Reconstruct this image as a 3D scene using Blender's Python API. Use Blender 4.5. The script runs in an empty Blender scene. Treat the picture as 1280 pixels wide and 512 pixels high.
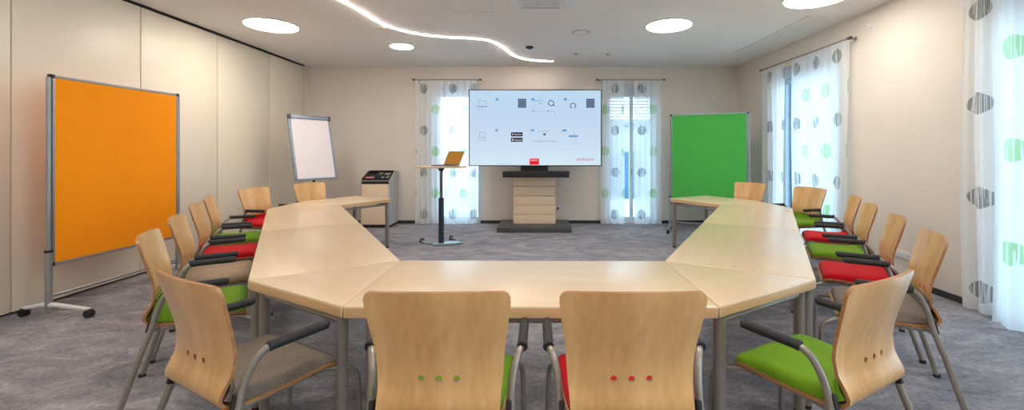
import bpy, bmesh, math, random
from mathutils import Vector, Matrix
random.seed(7)
C = bpy.context.scene.collection
PI = math.pi
def R(a): return math.radians(a)
F = 530.0; CX = 672.0; CY = 190.0; CH = 1.40          # focal length in px, principal point, eye height
XL, XR, YB, YF, HC = -4.53, 3.93, 8.34, -2.6, 3.083    # room

# ------------------------------------------------------------------ materials
def s2l(c):
    return tuple(((v/255)/12.92 if v/255 <= .04045 else ((v/255+.055)/1.055)**2.4) for v in c)
def new_mat(name):
    m = bpy.data.materials.new(name); m.use_nodes = True
    nt = m.node_tree; b = nt.nodes['Principled BSDF']
    return m, nt, b
def N(nt, t, **kw):
    n = nt.nodes.new(t)
    for k, v in kw.items():
        if k in n.inputs: n.inputs[k].default_value = v
        else: setattr(n, k, v)
    return n
def L(nt, a, b): nt.links.new(a, b)
def coords(nt, scale=(1, 1, 1), kind='Object'):
    tc = N(nt, 'ShaderNodeTexCoord'); mp = N(nt, 'ShaderNodeMapping'); mp.inputs['Scale'].default_value = scale
    L(nt, tc.outputs[kind], mp.inputs['Vector']); return mp.outputs['Vector']
def ramp(nt, stops):
    r = N(nt, 'ShaderNodeValToRGB'); e = r.color_ramp.elements
    while len(e) < len(stops): e.new(.5)
    for el, (p, c) in zip(e, stops): el.position = p; el.color = (*c, 1)
    return r
def plain(name, rgb, rough=.5, metal=0, var=.06, scale=8, bump=0, spec=.5):
    """slightly mottled procedural paint / plastic / metal"""
    m, nt, b = new_mat(name); c = s2l(rgb)
    n = N(nt, 'ShaderNodeTexNoise', Scale=scale, Detail=4.0); L(nt, coords(nt), n.inputs['Vector'])
    r = ramp(nt, [(.3, tuple(v*(1-var) for v in c)), (.7, tuple(min(1, v*(1+var)) for v in c))])
    L(nt, n.outputs['Fac'], r.inputs['Fac']); L(nt, r.outputs['Color'], b.inputs['Base Color'])
    b.inputs['Roughness'].default_value = rough; b.inputs['Metallic'].default_value = metal
    b.inputs['Specular IOR Level'].default_value = spec
    if bump:
        bp = N(nt, 'ShaderNodeBump', Strength=bump, Distance=.01)
        n2 = N(nt, 'ShaderNodeTexNoise', Scale=scale*20, Detail=3.0); L(nt, coords(nt), n2.inputs['Vector'])
        L(nt, n2.outputs['Fac'], bp.inputs['Height']); L(nt, bp.outputs['Normal'], b.inputs['Normal'])
    return m
def wood(name, dark, light, scale=(14, 14, 1.6), rough=.35, figure=.35, spec=.5):
    m, nt, b = new_mat(name)
    v = coords(nt, scale)
    n1 = N(nt, 'ShaderNodeTexNoise', Scale=1.0, Detail=5.0, Distortion=.6); L(nt, v, n1.inputs['Vector'])
    n2 = N(nt, 'ShaderNodeTexNoise', Scale=6.0, Detail=3.0); L(nt, v, n2.inputs['Vector'])
    mx = N(nt, 'ShaderNodeMix', data_type='FLOAT'); mx.inputs[0].default_value = figure
    L(nt, n1.outputs['Fac'], mx.inputs[2]); L(nt, n2.outputs['Fac'], mx.inputs[3])
    r = ramp(nt, [(.3, s2l(dark)), (.68, s2l(light))])
    L(nt, mx.outputs[0], r.inputs['Fac']); L(nt, r.outputs['Color'], b.inputs['Base Color'])
    b.inputs['Roughness'].default_value = rough; b.inputs['Specular IOR Level'].default_value = spec
    b.inputs['Coat Weight'].default_value = .35; b.inputs['Coat Roughness'].default_value = .22
    return m
def fabric(name, rgb, var=.18, scale=260):
    m, nt, b = new_mat(name); c = s2l(rgb)
    n = N(nt, 'ShaderNodeTexNoise', Scale=scale, Detail=2.0); L(nt, coords(nt), n.inputs['Vector'])
    n2 = N(nt, 'ShaderNodeTexNoise', Scale=7.0, Detail=3.0); L(nt, coords(nt), n2.inputs['Vector'])
    mx = N(nt, 'ShaderNodeMix', data_type='FLOAT'); mx.inputs[0].default_value = .35
    L(nt, n.outputs['Fac'], mx.inputs[2]); L(nt, n2.outputs['Fac'], mx.inputs[3])
    r = ramp(nt, [(.35, tuple(v*(1-var) for v in c)), (.65, tuple(min(1, v*(1+var)) for v in c))])
    L(nt, mx.outputs[0], r.inputs['Fac']); L(nt, r.outputs['Color'], b.inputs['Base Color'])
    b.inputs['Roughness'].default_value = .9; b.inputs['Sheen Weight'].default_value = .06; b.inputs['Specular IOR Level'].default_value = .25
    bp = N(nt, 'ShaderNodeBump', Strength=.35, Distance=.002); L(nt, n.outputs['Fac'], bp.inputs['Height']); L(nt, bp.outputs['Normal'], b.inputs['Normal'])
    return m
def emit(name, rgb, strength):
    m = bpy.data.materials.new(name); m.use_nodes = True; nt = m.node_tree
    nt.nodes.remove(nt.nodes['Principled BSDF'])
    e = N(nt, 'ShaderNodeEmission', Strength=strength); e.inputs['Color'].default_value = (*s2l(rgb), 1)
    L(nt, e.outputs[0], nt.nodes['Material Output'].inputs['Surface']); return m

M = {}
M['wall'] = plain('plaster wall paint', (226, 219, 210), .85, var=.02, scale=1.5, bump=.08, spec=.2)
M['ceil'] = plain('ceiling paint', (240, 237, 234), .9, var=.015, scale=1, spec=.2)
M['panel'] = plain('cream partition panel', (234, 224, 206), .38, var=.02, scale=1.2, spec=.4)
M['dark'] = plain('dark rubber', (30, 30, 33), .6)
M['base'] = plain('anthracite baseboard', (48, 50, 55), .5)
M['birch'] = wood('birch plywood', (198, 148, 88), (230, 186, 126), (7, 7, 1.3), .28, .3)
M['ply'] = wood('plywood edge', (138, 92, 56), (184, 134, 86), (3, 3, 60), .5, .5)
M['top'] = wood('maple table top', (212, 188, 152), (223, 201, 168), (1.2, 12, 12), .3, .3)
M['topedge'] = wood('maple table edge', (212, 172, 120), (228, 192, 144), (2, 12, 12), .4, .3)
M['leg'] = plain('satin grey steel', (146, 140, 134), .35, .35)
M['tube'] = plain('chair tube steel', (150, 144, 136), .3, .45)
M['pad'] = plain('black armrest foam', (33, 35, 40), .6, bump=.2)
M['green'] = fabric('lime green upholstery', (108, 152, 26))
M['red'] = fabric('red upholstery', (196, 8, 28))
M['grey'] = fabric('grey upholstery', (122, 112, 102), .35)
M['taupe'] = fabric('beige grey upholstery', (165, 146, 124), .25)
M['orange'] = fabric('orange felt', (255, 152, 0), .05, 90)
M['gboard'] = fabric('green felt', (76, 178, 80), .06, 90)
M['alu'] = plain('brushed aluminium', (158, 160, 163), .35, .6)
M['alublue'] = plain('blue grey aluminium', (140, 155, 170), .35, .4)
M['paper'] = plain('white paper', (238, 232, 236), .7, var=.01)
M['white'] = plain('white plastic', (228, 230, 232), .4)
M['wframe'] = plain('white window frame', (205, 216, 224), .4)
M['greyside'] = plain('light grey cabinet side', (178, 180, 182), .5, var=.02)
M['cream'] = wood('pale maple laminate', (230, 207, 178), (238, 217, 190), (3, 3, 14), .5)
M['slate'] = plain('anthracite laminate', (72, 76, 80), .5)
M['navy'] = plain('screen bezel', (26, 30, 44), .35)
M['plate'] = plain('powder coated base plate', (150, 170, 175), .35, .4)
M['darkpost'] = plain('dark lifting column', (52, 62, 74), .4, .3)
M['lapgrey'] = plain('laptop aluminium', (110, 108, 108), .35, .7)
M['lit'] = emit('lamp diffuser', (255, 243, 230), 27.5)
M['led'] = emit('led strip', (255, 234, 222), 52)
M['laps'] = emit('painted board reflection', (226, 156, 70), .55)  # orange board mirrored in the screen, painted as an even glow
M['facade'] = plain('exterior render', (150, 149, 147), .9, var=.05)
M['extground'] = plain('exterior paving', (200, 202, 200), .9, var=.1, scale=3)
M['blueglass'] = plain('blue grey cladding', (48, 84, 112), .5)
M['slat'] = plain('blind slat aluminium', (112, 116, 120), .4, .3)

def carpet():
    m, nt, b = new_mat('mottled grey carpet')
    v = coords(nt, (1, 1, 1))
    n1 = N(nt, 'ShaderNodeTexNoise', Scale=2.4, Detail=6.0, Distortion=1.6, Roughness=.62); L(nt, coords(nt, (.8, 1.5, 1)), n1.inputs['Vector'])
    n2 = N(nt, 'ShaderNodeTexNoise', Scale=420.0, Detail=2.0); L(nt, v, n2.inputs['Vector'])
    n3 = N(nt, 'ShaderNodeTexNoise', Scale=38.0, Detail=4.0); L(nt, v, n3.inputs['Vector'])
    a = N(nt, 'ShaderNodeMix', data_type='FLOAT'); a.inputs[0].default_value = .42; L(nt, n1.outputs['Fac'], a.inputs[2]); L(nt, n2.outputs['Fac'], a.inputs[3])
    a2 = N(nt, 'ShaderNodeMix', data_type='FLOAT'); a2.inputs[0].default_value = .25; L(nt, a.outputs[0], a2.inputs[2]); L(nt, n3.outputs['Fac'], a2.inputs[3])
    r = ramp(nt, [(.36, s2l((102, 103, 112))), (.5, s2l((142, 142, 150))), (.64, s2l((186, 182, 186)))])
    L(nt, a2.outputs[0], r.inputs['Fac']); L(nt, r.outputs['Color'], b.inputs['Base Color'])
    b.inputs['Roughness'].default_value = .95; b.inputs['Specular IOR Level'].default_value = .2
    bp = N(nt, 'ShaderNodeBump', Strength=.5, Distance=.004); L(nt, n2.outputs['Fac'], bp.inputs['Height']); L(nt, bp.outputs['Normal'], b.inputs['Normal'])
    return m
M['carpet'] = carpet()

def glass():
    m = bpy.data.materials.new('window glass'); m.use_nodes = True; nt = m.node_tree; nt.nodes.remove(nt.nodes['Principled BSDF'])
    t = N(nt, 'ShaderNodeBsdfTransparent'); t.inputs[0].default_value = (.86, .95, 1, 1)
    g = N(nt, 'ShaderNodeBsdfGlossy', Roughness=.03); fr = N(nt, 'ShaderNodeFresnel', IOR=1.45); mx = N(nt, 'ShaderNodeMixShader')
    L(nt, fr.outputs[0], mx.inputs[0]); L(nt, t.outputs[0], mx.inputs[1]); L(nt, g.outputs[0], mx.inputs[2]); L(nt, mx.outputs[0], nt.nodes['Material Output'].inputs[0])
    return m
M['glass'] = glass()

def voile(u0, cw, gfirst, rx=.085):
    """sheer voile printed with hatched discs; columns every cw metres, dark / green alternately, rows .81 m apart"""
    m = bpy.data.materials.new('printed voile'); m.use_nodes = True; nt = m.node_tree; nt.nodes.remove(nt.nodes['Principled BSDF'])
    uv = N(nt, 'ShaderNodeTexCoord'); sp = N(nt, 'ShaderNodeSeparateXYZ'); L(nt, uv.outputs['UV'], sp.inputs[0])
    def mt(op, a, b=None, c=None):
        n = N(nt, 'ShaderNodeMath', operation=op)
        for i, x in enumerate((a, b, c)):
            if x is None: continue
            if isinstance(x, (int, float)): n.inputs[i].default_value = x
            else: L(nt, x, n.inputs[i])
        return n.outputs[0]
    uu = mt('DIVIDE', mt('SUBTRACT', sp.outputs[0], u0), cw)
    col = mt('FLOOR', mt('ADD', uu, .5)); fu = mt('MULTIPLY', mt('SUBTRACT', uu, col), cw)
    par = mt('MODULO', mt('ADD', mt('MULTIPLY', col, 0.0 if gfirst is None else 1.0), 100 + (1 if gfirst else 0)), 2.0)       # 0 dark, 1 green
    vv = mt('DIVIDE', mt('SUBTRACT', mt('SUBTRACT', sp.outputs[1], .20), mt('MULTIPLY', par, .405)), .81)
    row = mt('FLOOR', mt('ADD', vv, .5)); fv = mt('MULTIPLY', mt('SUBTRACT', vv, row), .81)
    # squashed irregular disc
    nz = N(nt, 'ShaderNodeTexNoise', Scale=14.0, Detail=1.0); L(nt, uv.outputs['UV'], nz.inputs['Vector'])
    d = mt('SQRT', mt('ADD', mt('MULTIPLY', fu, fu), mt('MULTIPLY', mt('MULTIPLY', fv, fv), (rx/.095)**2)))
    d = mt('ADD', d, mt('MULTIPLY', mt('SUBTRACT', nz.outputs['Fac'], .5), .012))
    disc = mt('LESS_THAN', d, rx)
    mp = N(nt, 'ShaderNodeMapping'); mp.inputs['Scale'].default_value = (105, 2.6, 1); mp.inputs['Rotation'].default_value = (0, 0, .03); L(nt, uv.outputs['UV'], mp.inputs['Vector'])
    st = N(nt, 'ShaderNodeTexNoise', Scale=1.0, Detail=1.5, Distortion=.4); L(nt, mp.outputs[0], st.inputs['Vector'])
    strokes = mt('MULTIPLY', disc, mt('GREATER_THAN', st.outputs['Fac'], .475))
    mask = mt('ADD', mt('MULTIPLY', disc, .14), mt('MULTIPLY', strokes, .54))
    inkc = N(nt, 'ShaderNodeMix', data_type='RGBA'); L(nt, par, inkc.inputs[0]); inkc.inputs[6].default_value = (*s2l((52, 68, 74)), 1); inkc.inputs[7].default_value = (*s2l((120, 196, 84)), 1)
    basec = N(nt, 'ShaderNodeMix', data_type='RGBA'); L(nt, mask, basec.inputs[0]); basec.inputs[6].default_value = (.94, .98, 1.0, 1); L(nt, inkc.outputs[2], basec.inputs[7])
    di = N(nt, 'ShaderNodeBsdfDiffuse'); tr = N(nt, 'ShaderNodeBsdfTranslucent'); L(nt, basec.outputs[2], di.inputs[0]); L(nt, basec.outputs[2], tr.inputs[0])
    a = N(nt, 'ShaderNodeMixShader'); a.inputs[0].default_value = .5; L(nt, di.outputs[0], a.inputs[1]); L(nt, tr.outputs[0], a.inputs[2])
    tp = N(nt, 'ShaderNodeBsdfTransparent'); b2 = N(nt, 'ShaderNodeMixShader')
    L(nt, mt('MULTIPLY', mt('SUBTRACT', 1.0, mask), .16), b2.inputs[0]); L(nt, a.outputs[0], b2.inputs[1]); L(nt, tp.outputs[0], b2.inputs[2])
    L(nt, b2.outputs[0], nt.nodes['Material Output'].inputs[0]); return m

# ------------------------------------------------------------------ mesh helpers
def T(bm, verts, mat):
    if mat is not None: bmesh.ops.transform(bm, matrix=mat, verts=verts)
def box(bm, c, s, rot=None, bevel=0, mi=0):
    r = bmesh.ops.create_cube(bm, size=1); vs = r['verts']
    bmesh.ops.scale(bm, vec=s, verts=vs)
    fs = list({f for v in vs for f in v.link_faces})
    if bevel:
        es = list({e for v in vs for e in v.link_edges})
        rb = bmesh.ops.bevel(bm, geom=es, offset=bevel, segments=2, profile=.6, affect='EDGES')
        fs = list({f for f in rb['faces']} | {f for v in rb['verts'] for f in v.link_faces}); vs = list({v for f in fs for v in f.verts})
    for f in fs: f.material_index = mi
    m = Matrix.Translation(c)
    if rot is not None: m = m @ rot
    bmesh.ops.transform(bm, matrix=m, verts=vs)
def tube(bm, pts, r, seg=10, smooth_n=0, mi=0, caps=True):
    pts = [Vector(p) for p in pts]
    if smooth_n: pts = catmull(pts, smooth_n)
    rs = r if isinstance(r, (list, tuple)) else [r]*len(pts)
    if len(rs) != len(pts): rs = [rs[0] + (rs[-1]-rs[0])*i/(len(pts)-1) for i in range(len(pts))]
    rings = []; t0 = (pts[1]-pts[0]).normalized()
    up = Vector((0, 0, 1)) if abs(t0.z) < .9 else Vector((1, 0, 0)); nrm = t0.cross(up).normalized()
    for i, p in enumerate(pts):
        if i == 0: t = pts[1]-p
        elif i == len(pts)-1: t = p-pts[i-1]
        else: t = (pts[i+1]-p).normalized()+(p-pts[i-1]).normalized()
        t.normalize(); nrm = (nrm - t*nrm.dot(t)).normalized(); b = t.cross(nrm)
        rings.append([bm.verts.new(p + (nrm*math.cos(2*PI*k/seg) + b*math.sin(2*PI*k/seg))*rs[i]) for k in range(seg)])
    for a, b in zip(rings, rings[1:]):
        for k in range(seg):
            f = bm.faces.new((a[k], a[(k+1) % seg], b[(k+1) % seg], b[k])); f.material_index = mi; f.smooth = True
    if caps:
        bm.faces.new(rings[0][::-1]).material_index = mi; bm.faces.new(rings[-1]).material_index = mi
def catmull(p, n):
    out = []
    for i in range(len(p)-1):
        a = p[i-1] if i else p[0]*2-p[1]; b = p[i]; c = p[i+1]; d = p[i+2] if i+2 < len(p) else p[-1]*2-p[-2]
        for k in range(n):
            t = k/n
            out.append(.5*((2*b)+(c-a)*t+(2*a-5*b+4*c-d)*t*t+(3*b-a-3*c+d)*t**3))
    out.append(p[-1]); return out
def cyl(bm, c, r, h, seg=24, axis='Z', r2=None, mi=0):
    c = Vector(c); d = {'X': Vector((1, 0, 0)), 'Y': Vector((0, 1, 0)), 'Z': Vector((0, 0, 1))}[axis]
    tube(bm, [c-d*h/2, c+d*h/2], [r, r if r2 is None else r2], seg, mi=mi)
def prism(bm, pts, z0, z1, bevel=0, mi_top=0, mi_side=1):
    lo = [bm.verts.new((x, y, z0)) for x, y in pts]; hi = [bm.verts.new((x, y, z1)) for x, y in pts]
    n = len(pts); fs = [bm.faces.new(hi), bm.faces.new(lo[::-1])]
    for i in range(n): fs.append(bm.faces.new((lo[i], lo[(i+1) % n], hi[(i+1) % n], hi[i])))
    for f in fs: f.material_index = mi_side
    fs[0].material_index = mi_top
    bmesh.ops.recalc_face_normals(bm, faces=fs)
    if bevel:
        es = list({e for f in fs for e in f.edges})
        bmesh.ops.bevel(bm, geom=es, offset=bevel, segments=3, profile=.6, affect='EDGES')
def obj(name, bm, mats, parent=None, smooth=35, loc=None, recalc=False):
    if recalc: bmesh.ops.recalc_face_normals(bm, faces=bm.faces)
    me = bpy.data.meshes.new(name); bm.to_mesh(me); bm.free()
    for m in (mats if isinstance(mats, (list, tuple)) else [mats]): me.materials.append(M[m] if isinstance(m, str) else m)
    if smooth:
        for p in me.polygons: p.use_smooth = True
        me.set_sharp_from_angle(angle=R(smooth))
    o = bpy.data.objects.new(name, me); C.objects.link(o)
    if parent is not None: o.parent = parent
    if loc is not None: o.location = loc
    return o
def NB(): return bmesh.new()
def bobj(name, boxes, mats, parent=None, bevel=0, **kw):
    bm = NB()
    for c, s in boxes: box(bm, c, s, bevel=bevel)
    return obj(name, bm, mats, parent, **kw)
def tag(o, label, cat, group=None, kind=None):
    o['label'] = label; o['category'] = cat
    if group: o['group'] = group
    if kind: o['kind'] = kind
    return o
def thing(name, label, cat, loc=(0, 0, 0), rz=0, group=None):
    o = bpy.data.objects.new(name, None); C.objects.link(o); o.location = loc; o.rotation_euler = (0, 0, rz); o.empty_display_size = .1
    return tag(o, label, cat, group)
def struct(o):
    o['kind'] = 'structure'; return o
def copy_tree(o, parent=None):
    c = o.copy(); C.objects.link(c); c.parent = parent
    for ch in list(o.children): copy_tree(ch, c)
    return c

# ------------------------------------------------------------------ room shell
def rects_minus(u0, u1, v0, v1, holes):
    """rectangles covering [u0,u1]x[v0,v1] minus holes (each (a,b,c,d))"""
    us = sorted({u0, u1, *[h[0] for h in holes], *[h[1] for h in holes]}); out = []
    for a, b in zip(us, us[1:]):
        hs = sorted([h for h in holes if h[0] <= a and h[1] >= b], key=lambda h: h[2]); v = v0
        for h in hs:
            if h[2] > v: out.append((a, b, v, h[2]))
            v = h[3]
        if v < v1: out.append((a, b, v, v1))
    return out
WT = .30
winB = [(-2.02, -1.12, .04, 2.74), (1.36, 2.32, .04, 2.74)]              # back wall openings (x0,x1,z0,z1)
winR = [(5.42, 6.98, .04, 2.74), (1.70, 3.60, .04, 2.74), (-1.4, .5, .04, 2.74)]   # right wall (y0,y1,z0,z1)
bm = NB()
for a, b, c, d in rects_minus(XL-.3, XR+WT, 0, HC, winB): box(bm, ((a+b)/2, YB+WT/2, (c+d)/2), (b-a, WT, d-c))
struct(obj('wall_back', bm, 'wall', smooth=0))
bm = NB()
for a, b, c, d in rects_minus(YF, YB, 0, HC, winR): box(bm, (XR+WT/2, (a+b)/2, (c+d)/2), (WT, b-a, d-c))
struct(obj('wall_right', bm, 'wall', smooth=0))
struct(bobj('wall_rear', [(((XL+XR)/2, YF-.1, HC/2), (XR-XL+.6, .2, HC))], 'wall', smooth=0))
struct(bobj('floor', [(((XL+XR)/2, (YB+YF)/2, -.05), (XR-XL+.6, YB-YF+.6, .1))], 'carpet', smooth=0))
struct(bobj('ceiling', [(((XL+XR)/2, (YB+YF)/2, HC+.05), (XR-XL+.6, YB-YF+.6, .1))], 'ceil', smooth=0))
# left movable partition: dark carcass with cream panels
wl = struct(bobj('wall_left', [((XL-.16, (YB+YF)/2, HC/2), (.24, YB-YF, HC))], 'dark', smooth=0))
ys = [8.22, 7.17, 6.0, 4.84, 3.649]
while ys[-1] > YF: ys.append(ys[-1]-1.17)
ys[-1] = YF
for a, b in zip(ys, ys[1:]):
    bm = NB(); box(bm, (XL-.03, (a+b)/2, .022+(HC-.05)/2), (.06, a-b-.012, HC-.05), bevel=.003)
    obj('panel', bm, 'panel', wl)
bm = NB(); box(bm, (XL-.03, 8.285, HC/2), (.06, .10, HC)); obj('end_strip', bm, 'panel', wl)
struct(bobj('trim_1', [((XL+.006, (YB+YF)/2-.06, HC-.008), (.03, YB-YF-.12, .016))], 'dark', smooth=0))
bx = []
for a, b in ((XL+.0, -2.02), (-1.12, 1.36), (2.32, XR)): bx.append((((a+b)/2, YB-.008, .03), (b-a, .016, .06)))
struct(bobj('baseboard_back', bx, 'base', smooth=0))
bx = []
for a, b in ((YF, -1.4), (.5, 1.70), (3.60, 5.42), (6.98, YB-.016)): bx.append(((XR-.008, (a+b)/2, .03), (.016, b-a, .06)))
struct(bobj('baseboard_right', bx, 'base', smooth=0))

# ------------------------------------------------------------------ windows (frame, pane, blind) and what lies outside
def window(n, wall, a, b, z0, z1, mull, blind_to):
    """a,b along the wall"""
    w = bpy.data.objects.new('window_%d' % n, None); C.objects.link(w); struct(w)
    def P(u, dep, z): return (u, YB+dep, z) if wall == 'B' else (XR+dep, u, z)
    def S(du, dd, dz): return (du, dd, dz) if wall == 'B' else (dd, du, dz)
    t = .07; bm = NB()
    zt = z1-.17                                         # bottom of the blind box
    for u in [a+t/2, b-t/2] + mull: box(bm, P(u, .15, (z0+zt)/2), S(t, .07, zt-z0))
    for z in (z0+t/2, zt-t/2): box(bm, P((a+b)/2, .15, z), S(b-a-2*t, .068, t))
    obj('window_frame', bm, 'wframe', w, smooth=0)
    bm = NB(); box(bm, P((a+b)/2, .15, (z0+zt)/2), S(b-a-2*t, .012, zt-z0-2*t)); obj('pane', bm, 'glass', w, smooth=0)
    bm = NB(); box(bm, P((a+b)/2, .13, z1-.085), S(b-a, .16, .17)); obj('blind_box', bm, 'wframe', w, smooth=0)
    bm = NB(); box(bm, P((a+b)/2, .07, z0+.006), S(b-a-.01, .13, .015)); obj('window_sill', bm, 'wframe', w, smooth=0)
    hx = mull[0] if mull else a+t/2
    bm = NB(); box(bm, P(hx, .10, 1.05), S(.02, .03, .03)); box(bm, P(hx, .085, 1.0), S(.018, .014, .13)); obj('handle', bm, 'alu', w)
    if blind_to is not None:
        bm = NB(); z = zt-.02
        while z > blind_to:
            ang = Matrix.Rotation(R(28), 4, 'X' if wall == 'B' else 'Y')
            box(bm, P((a+b)/2, .235, z), S(b-a-.06, .055, .004), rot=ang); z -= .062
        for u in (a+.1, b-.1): box(bm, P(u, .235, (zt+z)/2), S(.012, .004, zt-z))
        o = obj('blind', bm, 'slat', w, smooth=0)
    return w
window(1, 'B', -2.02, -1.12, .04, 2.74, [], None)
window(2, 'B', 1.36, 2.32, .04, 2.74, [1.87], 1.9)
window(3, 'R', 5.42, 6.98, .04, 2.74, [6.50], None)
window(4, 'R', 1.70, 3.60, .04, 2.74, [2.6], None)
window(5, 'R', -1.4, .5, .04, 2.74, [-.45], None)
g = bobj('ground', [((0, 12.5, -.35), (60, 50, .1))], 'extground', smooth=0); struct(g)
nb = thing('neighbouring_building', 'pale rendered house seen through the gap of the curtains right of the television', 'building', (2.6, 15.5, -.3))
bobj('wall', [((0, 2, 1.35), (5.4, 4, 2.7))], 'facade', nb, smooth=0)
bobj('cladding', [((.5, -.03, .85), (1.3, .05, 1.7))], 'blueglass', nb, smooth=0)
bobj('roof', [((0, 2, 2.78), (5.8, 4.5, .16))], 'leg', nb, smooth=0)

# ------------------------------------------------------------------ curtains and rods
GC = 'printed voile curtains at the windows'
def curtain(label, wall, a, b, z0, z1, off, amp, wl, u0, cw, gfirst, ph=0.0, seed=0, rx=.08):
    rnd = random.Random(seed); bm = NB(); uvl = bm.loops.layers.uv.new('UVMap')
    n = max(8, int(abs(b-a)/.012)); nz = 14; grid = []
    ph2 = rnd.random()*6
    for j in range(nz+1):
        v = j/nz; z = z0+(z1-z0)*v; row = []
        k = .55+.45*(1-v)
        for i in range(n+1):
            u = a+(b-a)*i/n
            dd = amp*k*(math.sin(2*PI*u/wl+ph+.5*math.sin(u*3+ph2)) + .4*math.sin(2*PI*u/(wl*.43)+ph2+v*.8)) + .01*math.sin(v*5+u*9)
            if v > .97: dd *= .5
            uu = u + .012*math.sin(v*4+u*11+ph2)*(1-v)
            p = (uu, YB-off+dd, z) if wall == 'B' else (XR-off+dd, uu, z)
            row.append((bm.verts.new(p), (u, z)))
        grid.append(row)
    for j in range(nz):
        for i in range(n):
            q = [grid[j][i], grid[j][i+1], grid[j+1][i+1], grid[j+1][i]]
            f = bm.faces.new([x[0] for x in q]); f.smooth = True
            for lp, x in zip(f.loops, q): lp[uvl].uv = x[1]
    # hem and header: doubled cloth
    root = obj('curtain', bm, voile(u0, cw, gfirst, rx), smooth=0)
    for p in root.data.polygons: p.use_smooth = True
    tag(root, label, 'curtain', GC)
    return root
curtain('white voile curtain panel left of the television, half behind it', 'B', -2.36, -1.82, .015, 2.78, .14, .028, .13, -2.20, .22, False, 0, 1)
curtain('narrow voile curtain panel directly touching the left edge of the television', 'B', -1.80, -1.17, .015, 2.78, .15, .03, .12, -1.64, .21, False, 1, 2)
curtain('voile curtain panel at the right edge of the television', 'B', 1.21, 1.68, .015, 2.78, .14, .028, .12, 1.50, .19, False, 2, 3)
curtain('voile curtain panel beside the green pinboard, right of the blind gap', 'B', 1.86, 2.38, .015, 2.78, .15, .028, .13, 2.01, .22, False, 3, 4)
curtain('voile curtain panel nearest the back right corner, by the green pinboard', 'R', 6.58, 7.26, .015, 2.78, .095, .028, .14, 6.56, .45, None, 4, 5)
curtain('voile curtain panel over the bright right wall window, ending at the bare wall', 'R', 5.22, 6.42, .015, 2.78, .085, .022, .15, 5.87, .215, False, 5, 6)
curtain('nearest window curtain, its narrow panel hanging over bare wall with dark discs', 'R', 3.46, 3.79, .02, 2.97, .12, .026, .16, 3.655, .5, None, 0, 7, .095)
curtain('large sheer voile panel with green discs at the right edge of the room', 'R', 2.2, 3.47, .015, 2.97, .20, .03, .2, 3.33, .32, True, 1, 8, .095)
curtain('sheer voile panel further along the nearest window', 'R', 1.4, 2.15, .015, 2.97, .14, .03, .2, 1.9, .32, True, 1, 9)
def rod(label, wall, a, b, z, off, ends=(True, True)):
    t = thing('curtain_rod', label, 'curtain rod', (0, 0, 0), 0, 'steel curtain rods')
    def P(u, d, zz): return (u, YB-d, zz) if wall == 'B' else (XR-d, u, zz)
    bm = NB(); tube(bm, [P(a, off, z), P(b, off, z)], .010, 10); obj('rod', bm, 'alu', t)
    for u in (a, b):
        bm = NB(); s = .05 if u == b else -.05
        tube(bm, [P(u, off, z), P(u+s, off, z)], .019, 12); obj('finial', bm, 'lapgrey', t)
    for u in (a+.06*(1 if b > a else -1), b-.06*(1 if b > a else -1)):
        bm = NB(); tube(bm, [P(u, off, z), P(u, 0, z)], .008, 8); tube(bm, [P(u, .012, z), P(u, 0, z)], .026, 14); obj('bracket', bm, 'alu', t)
rod('steel curtain rod above the window left of the television', 'B', -2.37, -1.13, 2.80, .14)
rod('steel curtain rod above the window right of the television', 'B', 1.18, 2.42, 2.80, .14)
rod('steel curtain rod on the right wall above the far window', 'R', 7.28, 5.18, 2.80, .10)
rod('steel curtain rod above the nearest right window, only its end in view', 'R', 3.92, 1.3, 2.99, .13)

# ------------------------------------------------------------------ ceiling fittings
def disc_light(x, y, d, label, grp='round ceiling lights'):
    t = thing('ceiling_light', label, 'ceiling light', (x, y, HC), 0, grp)
    bm = NB(); tube(bm, [(0, 0, 0), (0, 0, -.022)], d/2, 40); obj('diffuser', bm, 'lit', t)
    bm = NB()
    n = 40; r0, r1 = d/2, d/2+.014
    va = []
    for k in range(n):
        a = 2*PI*k/n; c, s = math.cos(a), math.sin(a)
        va.append([bm.verts.new((r0*c, r0*s, 0)), bm.verts.new((r1*c, r1*s, 0)), bm.verts.new((r1*c, r1*s, -.016)), bm.verts.new((r0*c, r0*s, -.016))])
    for k in range(n):
        p, q = va[k], va[(k+1) % n]
        for i in (1, 2): bm.faces.new((p[i], q[i], q[(i+1) % 4], p[(i+1) % 4]))
    obj('rim', bm, 'white', t, recalc=True)
    return t
disc_light(-3.52, 5.61, .62, 'large round ceiling light on the left, beside the partition wall')
disc_light(1.736, 5.61, .57, 'large round ceiling light right of the ceiling air conditioner')
disc_light(-2.15, 6.71, .35, 'small round ceiling light on the far side of the glowing light line')
disc_light(3.03, 4.60, .62, 'round ceiling light cut off by the top edge, nearest the right wall')
for p in ((-3.2, 2.2), (0, 1.7), (1.9, 1.0), (-3.2, -.8), (0, -1.2), (2.6, -1.2)):  # unseen fill lights, added to brighten the room
    disc_light(p[0], p[1], .62, 'added round fill light on the ceiling, out of view', 'added fill lights out of view')
pix = [(360, -30), (395, -12), (424, 0), (450, 14), (475, 29), (500, 38), (530, 44), (560, 47), (590, 48.5), (610, 51), (625, 57), (635, 64.5), (643, 70), (655, 74), (670, 76), (691, 77)]
pts = []
for px, py in pix:
    D = F*(HC-.012-CH)/(CY-py); pts.append(Vector(((px-CX)*D/F, D, HC-.012)))
pc = catmull(pts, 5)
t = thing('light_line', 'wavy glowing light line winding across the ceiling', 'ceiling light')
bm = NB(); prev = None
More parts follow.
